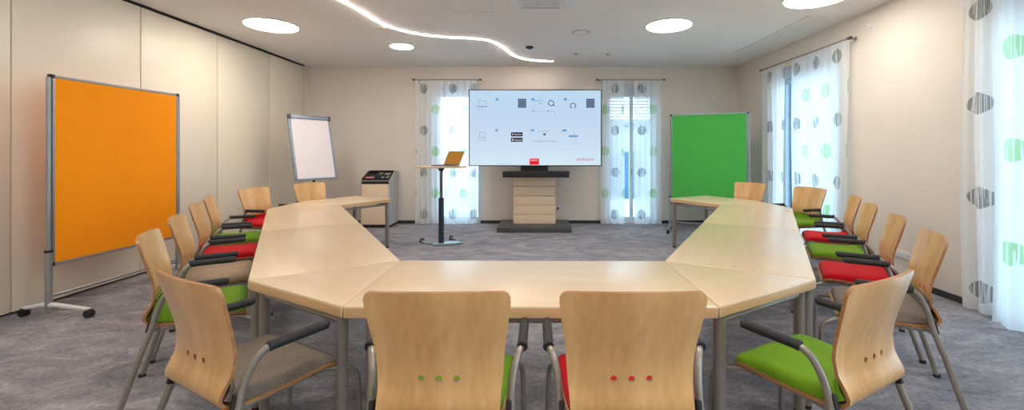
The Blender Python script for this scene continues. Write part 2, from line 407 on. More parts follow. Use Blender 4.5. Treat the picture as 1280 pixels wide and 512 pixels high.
for i, p in enumerate(pc):
    tn = (pc[min(i+1, len(pc)-1)]-pc[max(i-1, 0)]).normalized(); nn = Vector((-tn.y, tn.x, 0))
    w = .017; ring = [bm.verts.new(p+nn*w), bm.verts.new(p-nn*w), bm.verts.new(p-nn*w+Vector((0, 0, .012))), bm.verts.new(p+nn*w+Vector((0, 0, .012)))]
    if prev:
        for k in range(4): bm.faces.new((prev[k], prev[(k+1) % 4], ring[(k+1) % 4], ring[k]))
    else: bm.faces.new(ring)
    prev = ring
bm.faces.new(prev[::-1]); obj('diffuser', bm, 'led', t, recalc=True)
bm = NB(); prevs = [None, None]
for i, p in enumerate(pc):
    tn = (pc[min(i+1, len(pc)-1)]-pc[max(i-1, 0)]).normalized(); nn = Vector((-tn.y, tn.x, 0))
    for q, s in enumerate((1, -1)):
        a = nn*(.018*s); b = nn*(.026*s); up = Vector((0, 0, .012)); dn = Vector((0, 0, .008))
        ring = [bm.verts.new(p+a+dn), bm.verts.new(p+b+dn), bm.verts.new(p+b+up), bm.verts.new(p+a+up)]
        if prevs[q]:
            for k in range(4): bm.faces.new((prevs[q][k], prevs[q][(k+1) % 4], ring[(k+1) % 4], ring[k]))
        prevs[q] = ring
obj('profile', bm, 'white', t, recalc=True)

ac = thing('ceiling_air_conditioner', 'square white cassette air conditioner in the ceiling, cut by the top edge', 'air conditioner', (.04, 4.62, HC))
bm = NB(); s = .68
box(bm, (0, 0, -.012), (s, s, .024), bevel=.006); obj('panel', bm, 'white', ac)
bm = NB()
for i in range(17): box(bm, (0, -.2+.025*i, -.028), (.42, .006, .01))
for i in range(17): box(bm, (-.2+.025*i, 0, -.027), (.006, .42, .008))
obj('grille', bm, 'white', ac, smooth=0)
for k in range(4):
    bm = NB(); box(bm, (0, .275, -.027), (.44, .045, .008), rot=Matrix.Rotation(R(12), 4, 'X'))
    o = obj('louvre', bm, 'white', ac, smooth=0); o.rotation_euler = (0, 0, k*PI/2)
sd = thing('smoke_detector', 'small dark round detector on the ceiling in front of the television', 'smoke detector', (-.13, 6.72, HC))
bm = NB(); cyl(bm, (0, 0, -.006), .09, .012); obj('base', bm, 'white', sd)
bm = NB(); tube(bm, [(0, 0, -.010), (0, 0, -.035), (0, 0, -.045)], [.062, .058, .04], 24); obj('sensor', bm, 'dark', sd)
sp = thing('ceiling_speaker', 'flush round white speaker in the ceiling right of the detector', 'speaker', (.605, 5.95, HC))
bm = NB(); cyl(bm, (0, 0, -.004), .125, .008, 32); obj('rim', bm, 'greyside', sp)
bm = NB(); cyl(bm, (0, 0, -.009), .10, .006, 32); obj('grille', bm, 'ceil', sp)
for (px, py, l) in ((720, 67, 'left sprinkler of the two behind the ceiling speaker'), (760, 67, 'right sprinkler of the two behind the ceiling speaker')):
    D = F*1.683/(CY-py); bm = NB(); tube(bm, [(0, 0, 0), (0, 0, -.012), (0, 0, -.03)], [.03, .028, .01], 14)
    tag(obj('sprinkler', bm, 'greyside', loc=((px-CX)*D/F, D, HC)), 'tiny grey ' + l, 'sprinkler', 'ceiling sprinklers')
for x, y, l in ((-.78, 4.85, 'square flush access hatch in the ceiling left of the air conditioner'), (-2.15, 5.75, 'round flush ceiling hatch between the light line and the left light')):
    bm = NB(); 
    if x > -1:
        for c, s in (((0, .25, 0), (.5, .006, .006)), ((0, -.25, 0), (.5, .006, .006)), ((.25, 0, 0), (.006, .5, .006)), ((-.25, 0, 0), (.006, .5, .006))): box(bm, c, s)
        box(bm, (0, 0, .001), (.49, .49, .004))
    else: cyl(bm, (0, 0, 0), .09, .008, 28)
    tag(obj('access_hatch', bm, 'ceil', loc=(x, y, HC-.003), smooth=0), l, 'hatch')
sv = thing('slot_vent', 'long slotted air outlet in the ceiling along the right wall', 'vent', (3.46, 6.4, HC))
bm = NB()
for x in (-.11, .11): box(bm, (x, 0, -.006), (.02, 2.3, .012))
for y in (-1.15, 1.15): box(bm, (0, y, -.006), (.24, .02, .012))
obj('frame', bm, 'ceil', sv, smooth=0)
bm = NB()
for i in range(7): box(bm, (-.085+.028*i, 0, -.005), (.022, 2.28, .004), rot=Matrix.Rotation(R(30), 4, 'Y'))
obj('louvre', bm, 'ceil', sv, smooth=0)
bm = NB(); box(bm, (0, 0, -.001), (.2, 2.28, .002)); obj('duct', bm, 'greyside', sv, smooth=0)

# ------------------------------------------------------------------ tables
TZ = .72; TT = .055; LT = 1.65; WD = .80
def V2(x, y): return Vector((x, y))
def ang(a): return V2(math.cos(R(a)), math.sin(R(a)))
def table(label, corners, legs, grp, grain):
    c = sum(corners, V2(0, 0))/len(corners)
    t = thing('conference_table', label, 'table', (c.x, c.y, 0), R(grain), grp)
    rot = Matrix.Rotation(-R(grain), 2)
    loc = [rot @ (p-c) for p in corners]
    # shrink slightly so neighbouring tops show their joint
    n = len(loc); sh = []
    area = sum(loc[i].x*loc[(i+1) % n].y-loc[(i+1) % n].x*loc[i].y for i in range(n))
    sgn = 1 if area > 0 else -1
    for i in range(n):
        p0, p, p1 = loc[i-1], loc[i], loc[(i+1) % n]
        e0 = (p-p0).normalized(); e1 = (p1-p).normalized()
        n0 = V2(-e0.y, e0.x)*sgn; n1 = V2(-e1.y, e1.x)*sgn; b = (n0+n1)
        sh.append(p + b*(.0015*2/b.length_squared))
    bm = NB(); prism(bm, [tuple(p) for p in sh], TZ-TT, TZ, bevel=.010)
    obj('tabletop', bm, ['top', 'topedge'], t)
    fr = NB(); lc = []
    for lp in legs:
        q = rot @ (lp-c); lc.append(q)
        bm = NB(); tube(bm, [(q.x, q.y, .02), (q.x, q.y, TZ-TT+.002)], .0275, 18)
        lg = obj('leg', bm, 'leg', t)
        bm = NB(); tube(bm, [(q.x, q.y, 0), (q.x, q.y, .022)], .024, 16); obj('foot', bm, 'dark', lg)
    for i in range(len(lc)):
        a, b = lc[i], lc[(i+1) % len(lc)]
        if len(lc) > 1 and (len(lc) > 2 or i == 0): tube(fr, [(a.x, a.y, TZ-TT-.03), (b.x, b.y, TZ-TT-.03)], .014, 8)
    obj('under_frame', fr, 'leg', t)
    return t
def quad(p, u, w, l, wd):          # p corner, u along, w across
    return [p, p+u*l, p+u*l+w*wd, p+w*wd]
def inset(cs, d=.045):
    c = sum(cs, V2(0, 0))/len(cs); n = len(cs); out = []
    for i in range(n):
        e0 = (cs[i-1]-cs[i]).normalized(); e1 = (cs[(i+1) % n]-cs[i]).normalized(); out.append(cs[i]+(e0+e1).normalized()*d*1.3)
    return out
P0L, P0R = V2(-.862, 2.672), V2(.795, 2.660)
fc = [V2(-.862, 1.868), V2(.800, 1.866), P0R, P0L]
table('rectangular maple table at the front, behind the two middle chairs', fc, [V2(-.755, 1.935), V2(.70, 1.935), V2(.70, 2.60), V2(-.77, 2.60)], 'maple conference tables', 0)
GT = 'maple conference tables'
sidesdata = {}
for side, s, P0, PA, a in (('left', -1, P0L, fc[0], 31.0), ('right', 1, P0R, fc[1], 29.0)):
    u = V2(s*math.sin(R(a)), math.cos(R(a))); w = V2(s*math.cos(R(a)), -math.sin(R(a)))      # along the wing, outwards
    wh = 'left' if s < 0 else 'right'
    # wedge at the front corner
    Q = P0+w*WD
    cs = [P0, PA, Q] if s < 0 else [P0, Q, PA]
    dA = (PA-P0).normalized(); dQ = (Q-P0).normalized(); chord = (Q-PA).normalized()
    nin = ((dA+dQ).normalized())*-1
    legs = [PA+chord*.058+nin*.042, Q-chord*.065+nin*.055, P0+(dA+dQ).normalized()*.16]
    table('triangular maple table filling the front %s corner' % wh, cs, legs, GT, math.degrees(math.atan2(chord.y, chord.x)))
    g = math.degrees(math.atan2(u.y, u.x))
    c1 = quad(P0, u, w, LT, WD); table('rectangular maple table of the %s wing, nearer one' % wh, c1, inset(c1), GT, g)
    P1 = P0+u*LT; c2 = quad(P1, u, w, LT, WD); table('rectangular maple table of the %s wing, farther one' % wh, c2, inset(c2), GT, g); EL = .845
    P2 = P0+u*LT*2; a2 = 60-a
    u2 = V2(-s*math.sin(R(a2)), math.cos(R(a2))); w2 = V2(s*math.cos(R(a2)), math.sin(R(a2)))
    A = P2+w*WD; B = P2+w2*WD; cs = [P2, A, B]; ch = (B-A).normalized(); nin = -((w+w2).normalized())
    table('triangular maple table filling the far %s corner' % wh, cs, [A+ch*.065+nin*.055, B-ch*.065+nin*.055, P2+(w+w2).normalized()*.16], GT, math.degrees(math.atan2(ch.y, ch.x)))
    c3 = quad(P2, u2, w2, EL, WD); table('square maple end table, the %s arm pointing to the back wall' % wh, c3, inset(c3), GT, math.degrees(math.atan2(u2.y, u2.x)))
    sidesdata[side] = dict(P0=P0, u=u, w=w, a=a, Q=Q, PA=PA, P2=P2, A=A, B=B, u2=u2, w2=w2, a2=a2, s=s)

# ------------------------------------------------------------------ chair
def chair_shell():
    prof = [(-.285, .940, .2535), (-.2845, .937, .2535), (-.284, .930, .2535), (-.281, .915, .2535), (-.274, .885, .2525), (-.262, .84, .247), (-.247, .79, .240), (-.232, .74, .232), (-.222, .70, .228), (-.215, .665, .225),
            (-.214, .605, .220), (-.221, .56, .2175), (-.231, .52, .216), (-.236, .49, .215), (-.232, .462, .215), (-.216, .441, .216), (-.19, .431, .218),
            (-.14, .427, .222), (-.06, .425, .228), (.04, .427, .234), (.12, .433, .238), (.17, .434, .239), (.20, .428, .239), (.214, .420, .235), (.222, .413, .22)]
    # rounded top corners
    prof = [(y, z-.008 if i < 10 else z+{10: -.008, 11: 0, 12: .012, 13: .02}.get(i, .03), h) for i, (y, z, h) in enumerate(prof)]
    prof[9] = (-.215, .640, .225); prof[10] = (-.216, .580, .220)
    wd = [p[2] for p in prof]; wd[0] = .2535-.026; wd[1] = .2535-.017; wd[2] = .2535-.008; wd[3] = .2535-.001
    yz = [Vector((0, p[0], p[1])) for p in prof]
    hr = 9                                  # band between row 9 and 10 holds the holes (z .605-.665)
    us = lambda h: [-h, -h+.012, -.15, -.093, -.031, .031, .093, .15, h-.012, h]
    def surf(x, i, fr=0.0):
        p = yz[i]*(1-fr)+(yz[i+1]*fr if fr else Vector()); z = p.z
        cur = .9*x*x if i < 10 else (.9*x*x*max(0, (z-.49)/.12) if z > .49 and i < 14 else 0)     # the back wraps the sitter a little
        crown = .12*x*x if i < 4 else 0
        return Vector((x, p.y+cur*.6, z-crown))
    bm = NB(); t = .0065
    nrms = []
    for i in range(len(yz)):
        a = yz[max(0, i-1)]; b = yz[min(len(yz)-1, i+1)]; tg = (b-a).normalized(); nrms.append(Vector((0, -tg.z, tg.y)))   # towards the sitter
    def nm(i, fr=0.0): return (nrms[i]*(1-fr)+(nrms[i+1]*fr if fr else Vector())).normalized()
    # which side is front? tangent runs down the back, so (0,-tz,ty): for tz<0 -> +y = front/top side
    def vpair(x, i, fr=0.0):
        p = surf(x, i, fr); n = nm(i, fr); return (bm.verts.new(p+n*t), bm.verts.new(p-n*t))
    rows = [[vpair(x, i) for x in us(wd[i])] for i in range(len(yz))]
    def quadf(a, b, c, d):
        for q, o in ((0, 1), (1, -1)):
            f = bm.faces.new([v[q] for v in (a, b, c, d)][::o]); f.smooth = True
    nc = len(rows[0]); xc = us(.22)
    for i in range(len(rows)-1):
        for j in range(nc-1):
            if i == hr and j in (3, 4, 5):          # the three holes live in these cells
                continue
            quadf(rows[i][j], rows[i][j+1], rows[i+1][j+1], rows[i+1][j])
    for j in (3, 4, 5):
        a, b, c, d = rows[hr][j], rows[hr][j+1], rows[hr+1][j+1], rows[hr+1][j]
        xm = (j-4)*.062
        H = .060; r = .0112; n = 20; ring = []
        for k in range(n):
            th = PI/4*3 - 2*PI*k/n                    # starts at upper-left, clockwise
            ring.append(vpair(xm+r*math.cos(th), hr, .5-r*math.sin(th)/H))
        cor = [a, b, c, d]
        for k in range(4):
            k0 = k*5; arc = [ring[(k0+m) % n] for m in range(6)]
            for q, o in ((0, 1), (1, -1)):
                f = bm.faces.new(([cor[k][q], cor[(k+1) % 4][q]]+[v[q] for v in arc[::-1]])[::o]); f.smooth = True
        for k in range(n):
            p, q = ring[k], ring[(k+1) % n]; f = bm.faces.new((p[0], p[1], q[1], q[0])); f.material_index = 1
    def side(a, b):
        f = bm.faces.new((a[0], a[1], b[1], b[0])); f.material_index = 1
    for i in range(len(rows)-1): side(rows[i+1][0], rows[i][0]); side(rows[i][-1], rows[i+1][-1])
    for j in range(nc-1): side(rows[0][j], rows[0][j+1]); side(rows[-1][j+1], rows[-1][j])
    bmesh.ops.recalc_face_normals(bm, faces=bm.faces)
    return bm
def seat_pad():
    # cushion running from the foot of the backrest over the seat
    prof = [(-.208, .580, .205), (-.213, .555, .208), (-.216, .525, .209), (-.214, .50, .211), (-.19, .485, .214), (-.14, .475, .219), (-.06, .470, .226), (.04, .471, .232), (.12, .476, .236), (.17, .477, .237), (.20, .473, .236), (.216, .464, .232)]
    th = [.006, .020, .026, .036, .046, .046, .044, .042, .040, .036, .028, .008]
    bm = NB(); rows = []
    n = len(prof)
    for i, (y, z, h) in enumerate(prof):
        a = prof[max(0, i-1)]; b = prof[min(n-1, i+1)]; tg = Vector((0, b[0]-a[0], b[1]-a[1])).normalized(); nn = Vector((0, -tg.z, tg.y))
        if i < 4: nn = Vector((0, nn.y, nn.z))
        row = []
        for k, (fx, ft) in enumerate(((-1, 0), (-1.0, .55), (-.95, .9), (-.8, 1.0), (-.4, 1.03), (0, 1.0), (.4, 1.03), (.8, 1.0), (.95, .9), (1.0, .55), (1, 0))):
            cv = .54*(h*fx)**2 if z > .49 and i < 3 else 0
            row.append(bm.verts.new(Vector((h*fx, y+cv, z))+nn*(th[i]*ft-.006)))
        rows.append(row)
    for a, b in zip(rows, rows[1:]):
        for k in range(len(a)-1): bm.faces.new((a[k], a[k+1], b[k+1], b[k]))
        bm.faces.new((a[-1], a[0], b[0], b[-1]))
    bm.faces.new(rows[0]); bm.faces.new(rows[-1][::-1])
    bmesh.ops.recalc_face_normals(bm, faces=bm.faces)
    return bm
def make_chair(colour):
    t = thing('stacking_armchair', 'x', 'chair')
    obj('seat_shell', chair_shell(), ['birch', 'ply'], t, smooth=40)
    o = obj('seat_cushion', seat_pad(), colour, t, smooth=70)
    for s in (-1, 1):
        def X(p): return [(s*a, b, c) for a, b, c in p]
        bm = NB(); tube(bm, X([(.285, -.33, .015), (.262, -.235, .34), (.254, -.20, .44), (.252, -.190, .48)]), .0140, 12); lg = obj('leg', bm, 'tube', t)
        bm = NB(); tube(bm, X([(.287, -.334, 0), (.286, -.331, .018)]), [.020, .018], 12); obj('foot_cap', bm, 'dark', lg)
        bm = NB(); tube(bm, X([(.284, .318, .015), (.277, .303, .28), (.273, .298, .37), (.262, .278, .408), (.240, .235, .424), (.205, .18, .435), (.190, .05, .435), (.200, -.17, .436)]), .0120, 12, smooth_n=4); lg = obj('leg', bm, 'tube', t)
        bm = NB(); tube(bm, X([(.285, .321, 0), (.2845, .319, .018)]), [.018, .016], 12); obj('foot_cap', bm, 'dark', lg)
        bm = NB(); tube(bm, X([(.252, -.192, .47), (.251, -.178, .53), (.256, -.157, .588), (.268, -.13, .637), (.281, -.10, .662), (.287, -.06, .668), (.288, .12, .668)]), .0140, 12, smooth_n=4); ar = obj('armrest', bm, 'tube', t)
        bm = NB(); tube(bm, X([(.2865, -.105, .667), (.287, -.1, .668), (.287, -.085, .668), (.288, .12, .668), (.288, .135, .667), (.288, .142, .664)]), [.019, .0215, .019, .0195, .0185, .011], 14); obj('arm_pad', bm, 'pad', ar)
        bm = NB(); box(bm, (s*.243, -.198, .477), (.020, .030, .085), rot=Matrix.Rotation(R(-14), 4, 'X'), bevel=.005); obj('clip', bm, 'dark', t)
    bm = NB(); tube(bm, [(-.25, -.20, .442), (-.2, -.17, .438), (.2, -.17, .438), (.25, -.20, .442)], .010, 8); tube(bm, [(-.225, .13, .44), (.225, .13, .44)], .010, 8)
    for s in (-1, 1): tube(bm, [(s*.15, -.17, .439), (s*.15, .13, .441)], .010, 8)
    obj('under_frame', bm, 'tube', t)
    return t
protos = {}
def place_chair(p, rz, colour, label, grp='birch armchairs around the tables'):
    if colour not in protos: o = protos[colour] = make_chair(colour)
    else: o = copy_tree(protos[colour])
    o.location = (p.x, p.y, 0); o.rotation_euler = (0, 0, R(rz)); o['label'] = label; o['group'] = grp
    return o
place_chair(V2(-.345, 1.70), 0, 'green', 'front middle armchair on the left, back to us, green seat seen at its side')
place_chair(V2(.328, 1.70), 0, 'red', 'front middle armchair on the right, back to us, red seat seen at its side')
for side, first, cols in (('left', 'grey', ['green', 'taupe', 'red', 'green', 'red', 'green']), ('right', 'green', ['grey', 'red', 'green', 'red', 'green', 'red'])):
    d = sidesdata[side]; s = d['s']; wh = side
    lb = {('left', 0): 'armchair with speckled grey seat at the front left corner table, back turned to us',
          ('right', 0): 'armchair with bright green seat at the front right corner table, back turned to us',
          ('left', 1): 'green seated armchair nearest along the left wing, just behind the grey one',
          ('left', 2): 'beige seated armchair along the left wing, second behind the corner',
          ('left', 3): 'red seated armchair along the left wing, between the beige and a green one',
          ('left', 4): 'green seated armchair last along the left wing, between two red ones',
          ('left', 5): 'red seated armchair at the far left corner table, facing right',
          ('left', 6): 'armchair in front of the flipchart, only its pale back above the table',
          ('right', 1): 'grey seated armchair nearest along the right wing, behind the green front one',
          ('right', 2): 'red seated armchair along the right wing, beside the wall socket',
          ('right', 3): 'green seated armchair along the right wing, between two red ones',
          ('right', 4): 'red seated armchair last along the right wing, nearest its far end',
          ('right', 5): 'green seated armchair in front of the right wall curtain, facing left',
          ('right', 6): 'armchair in front of the green pinboard, only its back above the table'}
    # corner chair
    m = V2(-1.216, 1.832) if s < 0 else V2(1.195, 1.835)
    place_chair(m, s*29, first, lb[(side, 0)])
    outr = .25
    for k, al in enumerate((.53, 1.29, 2.07, 2.83)):
        p = d['Q']+d['u']*al+d['w']*outr; p += d['w']*((.10, .09, .06, .06)[k] if s > 0 else 0); place_chair(p, s*(90-d['a'])+random.Random(k*7+(s > 0)).uniform(-2, 2), cols[k], lb[(side, k+1)])
    mid = (d['A']+d['B'])/2+V2(s*(.24 if s < 0 else .32), .07)
    place_chair(mid, s*(97 if s < 0 else 103), cols[4], lb[(side, 5)])
    p = d['P2']+d['w2']*(WD+.25)+d['u2']*.42
    place_chair(p, s*(90+d['a2']), cols[5], lb[(side, 6)])

# ------------------------------------------------------------------ pinboards
def caster(bm_f, x, y, r=.033):
    pass
def pinboard(label, a, b, z0, z1, felt, foot_in, foot_out):
    """a,b: floor points of the two posts; foot_in/out lengths to either side"""
    a = Vector((*a, 0)); b = Vector((*b, 0)); Lh = (b-a).length; rz = math.atan2((b-a).y, (b-a).x)
    t = thing('pinboard', label, 'pinboard', tuple(a), rz, 'mobile pinboards')
    bm = NB(); box(bm, (Lh/2, 0, (z0+z1)/2), (Lh-.035, .022, z1-z0-.02)); obj('felt_panel', bm, felt, t, smooth=0)
    bm = NB()
    for z in (z0, z1): box(bm, (Lh/2, 0, z), (Lh, .028, .024), bevel=.003)
    for x in (.009, Lh-.009): box(bm, (x, 0, (z0+z1)/2), (.018, .030, z1-z0), bevel=.003)
    obj('frame', bm, 'alublue' if felt == 'gboard' else 'alu', t)
    for x in (0, Lh):
        for z in (z0, z1):
            bm = NB(); box(bm, (x, 0, z), (.034, .036, .034), bevel=.006); obj('corner_cap', bm, 'dark', t)
        sx = -.018 if x == 0 else .018
        bm = NB(); tube(bm, [(x+sx, 0, .05), (x+sx, 0, z0+.12)], .024, 14); tube(bm, [(x+sx, 0, z0+.1), (x+sx, 0, z1-.01)], .016, 12); p = obj('post', bm, 'alu', t)
        bm = NB(); tube(bm, [(x+sx, 0, z0+.105), (x+sx, 0, z0+.125)], .027, 14); obj('clamp_ring', bm, 'dark', p)
        bm = NB(); tube(bm, [(x+sx, -foot_out, .068), (x+sx, -.05, .10), (x+sx, .05, .10), (x+sx, foot_in, .068)], [.015, .021, .021, .015], 10); f = obj('foot', bm, 'white' if felt == 'orange' else 'alu', t)
        for y in (-foot_out, foot_in):
            bm = NB(); tube(bm, [(x+sx-.022, y, .033), (x+sx-.004, y, .033)], .033, 16); tube(bm, [(x+sx+.004, y, .033), (x+sx+.022, y, .033)], .033, 16)
            box(bm, (x+sx, y, .055), (.028, .04, .03), bevel=.006); obj('caster', bm, 'dark', f)
    bm = NB(); tube(bm, [(0, 0, .17), (Lh, 0, .17)], .012, 10); obj('crossbar', bm, 'alu', t)
    return t
pinboard('large orange felt pinboard on wheels in front of the left partition wall', (-4.165, 3.63), (-4.12, 4.84), .44, 2.05, 'orange', .22, .36)
pinboard('green felt pinboard on wheels in the back right corner', (2.36, 7.49), (3.46, 6.98), .50, 2.05, 'gboard', .26, .26)

# ------------------------------------------------------------------ flipchart
fcx = thing('flipchart', 'white paper flipchart on a stand in the back left corner', 'flipchart', (-3.585, 6.93, 0), R(60))
tilt = Matrix.Translation((0, .04, .96)) @ Matrix.Rotation(R(-12), 4, 'X')
def fobj(name, boxes, mat, bev=0, par=None):
    bm = NB()
    for c, s in boxes: box(bm, c, s, bevel=bev)
    bmesh.ops.transform(bm, matrix=tilt, verts=bm.verts); return obj(name, bm, mat, par or fcx)
fobj('board', [((0, 0, .52), (.68, .018, 1.04))], 'white')
fobj('frame', [((-.345, -.002, .52), (.03, .034, 1.06)), ((.345, -.002, .52), (.03, .034, 1.06)), ((0, -.002, 0), (.66, .034, .03))], 'alublue', .004)
fobj('clip_bar', [((0, -.018, 1.03), (.66, .04, .06))], 'alublue', .008)
fobj('clip_cap', [((-.34, -.018, 1.03), (.04, .05, .075)), ((.34, -.018, 1.03), (.04, .05, .075))], 'slate', .006)
fobj('paper_pad', [((0, -.0165, .505), (.64, .012, .98))], 'paper')
bm = NB(); tube(bm, [(0, .10, .07), (0, .10, .7), (0, .15, 1.25)], .02, 14); obj('pole', bm, 'slate', fcx)
for k in range(5):
    a = 2*PI*k/5+.3; x, y = .32*math.cos(a), .32*math.sin(a)
    bm = NB(); tube(bm, [(0, .06, .09), (x, y+.06, .065)], [.02, .013], 10); f = obj('foot', bm, 'slate', fcx)
    bm = NB(); cyl(bm, (x, y+.06, .03), .03, .035, 16, 'X'); obj('caster', bm, 'dark', f)

# ------------------------------------------------------------------ moderation cabinet with tray of pens
cb = thing('cabinet', 'small maple cabinet with grey sides and sloping open top by the back wall', 'cabinet', (-3.00, 8.05, 0))
w, dp = .54, .46; fy = -.215
bobj('plinth', [((0, 0, .03), (w-.04, dp-.04, .06))], 'dark', cb)
bobj('body', [((0, .01, .44), (w-.036, dp-.03, .76))], 'cream', cb, smooth=0)
for x in (-w/2+.009, w/2-.009):
    bm = NB()
    pr = [(fy-.01, .05), (dp/2-.0, .05), (dp/2-.0, 1.04), (dp/2-.14, 1.04), (fy-.01, .875)]
    a = [bm.verts.new((x-.009, y, z)) for y, z in pr]; b = [bm.verts.new((x+.009, y, z)) for y, z in pr]; n = len(pr)
    bm.faces.new(a); bm.faces.new(b[::-1])
    for i in range(n): bm.faces.new((a[i], b[i], b[(i+1) % n], a[(i+1) % n]))
    obj('side_panel', bm, 'greyside', cb, smooth=0, recalc=True)
dr = bobj('door', [((0, fy-.004, .435), (w-.045, .018, .74))], 'cream', cb, bevel=.002)
bm = NB(); cyl(bm, (-.21, fy-.02, .70), .010, .014, 12, 'Y'); obj('lock', bm, 'alu', dr)
bobj('drawer', [((0, fy-.002, .835), (w-.045, .014, .04))], 'dark', cb)
bobj('front_rail', [((0, fy-.006, .872), (w-.04, .02, .022))], 'alu', cb)
bobj('back_panel', [((0, dp/2-.01, .93), (w-.036, .015, .22))], 'greyside', cb)
sl = Matrix.Translation((-3.00, 8.05-.03, .925)) @ Matrix.Rotation(R(20), 4, 'X')
tr = thing('organiser_tray', 'black divided tray of pens on the sloping top of the cabinet', 'tray'); tr.matrix_world = sl
bobj('floor_panel', [((0, 0, 0), (.49, .38, .012))], 'dark', tr, smooth=0)
bobj('rim', [((0, -.19, .03), (.49, .012, .06)), ((0, .19, .03), (.49, .012, .06)), ((-.24, 0, .03), (.012, .38, .06)), ((.24, 0, .03), (.012, .38, .06))], 'dark', tr, smooth=0)
bobj('divider', [((-.04, 0, .026), (.008, .37, .05)), ((.10, .02, .024), (.27, .008, .045)), ((-.14, .05, .024), (.19, .008, .045))], 'slate', tr, smooth=0)
pc_ = [('red', (190, 30, 50)), ('white', (235, 235, 230)), ('black', (35, 35, 40)), ('green', (70, 120, 60)), ('blue', (50, 70, 130)), ('yellow', (210, 200, 120))]
for nme, c in pc_: M['pen_'+nme] = plain(nme+' marker plastic', c, .4)
rn = random.Random(3)
for i in range(22):
    nme = pc_[(i % 2) if i < 8 else rn.choice((1, 2, 3, 5, 4))][0]
    x = (-.21+.02*i) if i < 8 else (-.01+.0158*(i-8)); y = -.09 if i < 8 else (-.07 if i % 2 else .09); ln = .11
    bm = NB(); tube(bm, [(0, -ln/2, 0), (0, ln/2-.035, 0)], .0085, 10); o = obj('marker', bm, 'pen_'+nme)
    bm = NB(); tube(bm, [(0, ln/2-.035, 0), (0, ln/2, 0)], .0095, 10); obj('cap', bm, 'pen_black' if nme == 'white' else 'pen_'+nme, o)
    o.matrix_world = sl @ Matrix.Translation((x, y, .034)) @ Matrix.Rotation(R(rn.uniform(-6, 6)), 4, 'Z')
    tag(o, '%s marker pen lying in the %s half of the black tray on the cabinet' % (nme, 'left' if i < 8 else 'right'), 'marker pen', '%s marker pens in the %s half of the tray' % (nme, 'left' if i < 8 else 'right'))

# ------------------------------------------------------------------ sit-stand lectern + laptop
lx, ly = -1.47, 6.47
lt = thing('standing_desk', 'slim standing desk on one lifting column left of the television', 'desk', (lx, ly, 0))
bm = NB(); pl = []
for k in range(48):
    a = 2*PI*k/48; c, s = math.cos(a), math.sin(a)
    pl.append((.385*math.copysign(abs(c)**.8, c), .27*math.copysign(abs(s)**.8, s)))
prism(bm, pl, 1.165, 1.19, .006); obj('tabletop', bm, ['top', 'topedge'], lt)
bm = NB(); tube(bm, [(0, 0, .60), (0, 0, 1.13)], .022, 18); obj('upper_column', bm, 'lapgrey', lt)
bm = NB(); tube(bm, [(0, 0, .02), (0, 0, .70), (0, 0, .705)], [.042, .042, .038], 20); obj('lower_column', bm, 'darkpost', lt)
bm = NB(); tube(bm, [(0, 0, 1.115), (0, 0, 1.14), (0, 0, 1.166)], [.04, .045, .075], 20); obj('mount', bm, 'dark', lt)
bm = NB(); pp = [(-.05, -.20), (.36, .03), (.27, .12), (.22, .10), (.16, .16), (-.13, .0), (-.16, -.08)]
pp = [(-.06, -.17), (.32, .0), (.20, .16), (-.17, .02)]
prism(bm, pp, .008, .022, .003, 0, 0); obj('base_plate', bm, 'plate', lt)
for pth, cs in (([(-.13, .0, .015), (-.24, -.01, .018), (-.33, .10, .03)], (-.34, .11)), ([(.19, .12, .015), (.20, .22, .018), (.08, .31, .03)], (.07, .32))):
    bm = NB(); tube(bm, pth, [.017, .014], 8, smooth_n=4); f = obj('foot', bm, 'plate', lt)
    bm = NB(); cyl(bm, (cs[0], cs[1], .032), .032, .02, 14, 'X'); cyl(bm, (cs[0]+.03, cs[1]+.01, .032), .032, .02, 14, 'X'); obj('caster', bm, 'dark', f)
lp = thing('laptop', 'open laptop with a painted orange board reflection on its screen, standing on the standing desk', 'laptop', (lx+.14, ly+.05, 1.19), R(-35))
bm = NB(); box(bm, (0, -.12, .010), (.35, .24, .016), bevel=.003); kb = obj('base', bm, 'lapgrey', lp)
bm = NB()
for i in range(11):
    for j in range(4): box(bm, (-.12+.024*i, -.15+.028*j, .0185), (.019, .021, .003))
obj('keyboard', bm, 'dark', kb, smooth=0)
lid = Matrix.Translation((0, .002, .012)) @ Matrix.Rotation(R(-28), 4, 'X')
bm = NB(); box(bm, (0, 0, .12), (.35, .008, .24), bevel=.003); bmesh.ops.transform(bm, matrix=lid, verts=bm.verts); ld = obj('lid', bm, 'lapgrey', lp)
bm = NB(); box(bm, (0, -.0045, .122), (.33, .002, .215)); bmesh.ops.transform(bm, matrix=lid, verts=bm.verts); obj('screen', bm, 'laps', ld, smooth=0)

# ------------------------------------------------------------------ television and its stand
st = thing('television_stand', 'pale plank pedestal on a dark plinth carrying the television', 'tv stand', (-.058, 7.80, 0))
bm = NB(); box(bm, (0, .02, .042), (1.30, .90, .084), bevel=.005); obj('plinth', bm, 'slate', st)
bm = NB(); box(bm, (0, .17, .55), (.74, .28, .94)); obj('core', bm, 'slate', st, smooth=0)
for i in range(5):
    bm = NB(); box(bm, (0, .14, .084+.0825+.1725*i+.003), (.775, .32, .165), bevel=.003); obj('plank', bm, 'cream', st)
bm = NB(); box(bm, (0, .0, 1.10), (.50, .10, .14), bevel=.01); box(bm, (0, .13, 1.03), (.3, .30, .1)); obj('mount', bm, 'slate', st)
sb = thing('soundbar', 'long black soundbar below the television', 'soundbar', (-.03, 7.50, 1.01))
bm = NB(); box(bm, (0, 0, 0), (1.18, .10, .115), bevel=.012); obj('body', bm, 'navy', sb)
bm = NB(); box(bm, (0, -.052, 0), (1.10, .006, .085), bevel=.002); obj('grille', bm, 'dark', sb)
bm = NB(); box(bm, (0, .10, 0.0), (.2, .12, .04)); obj('bracket', bm, 'dark', sb, smooth=0)

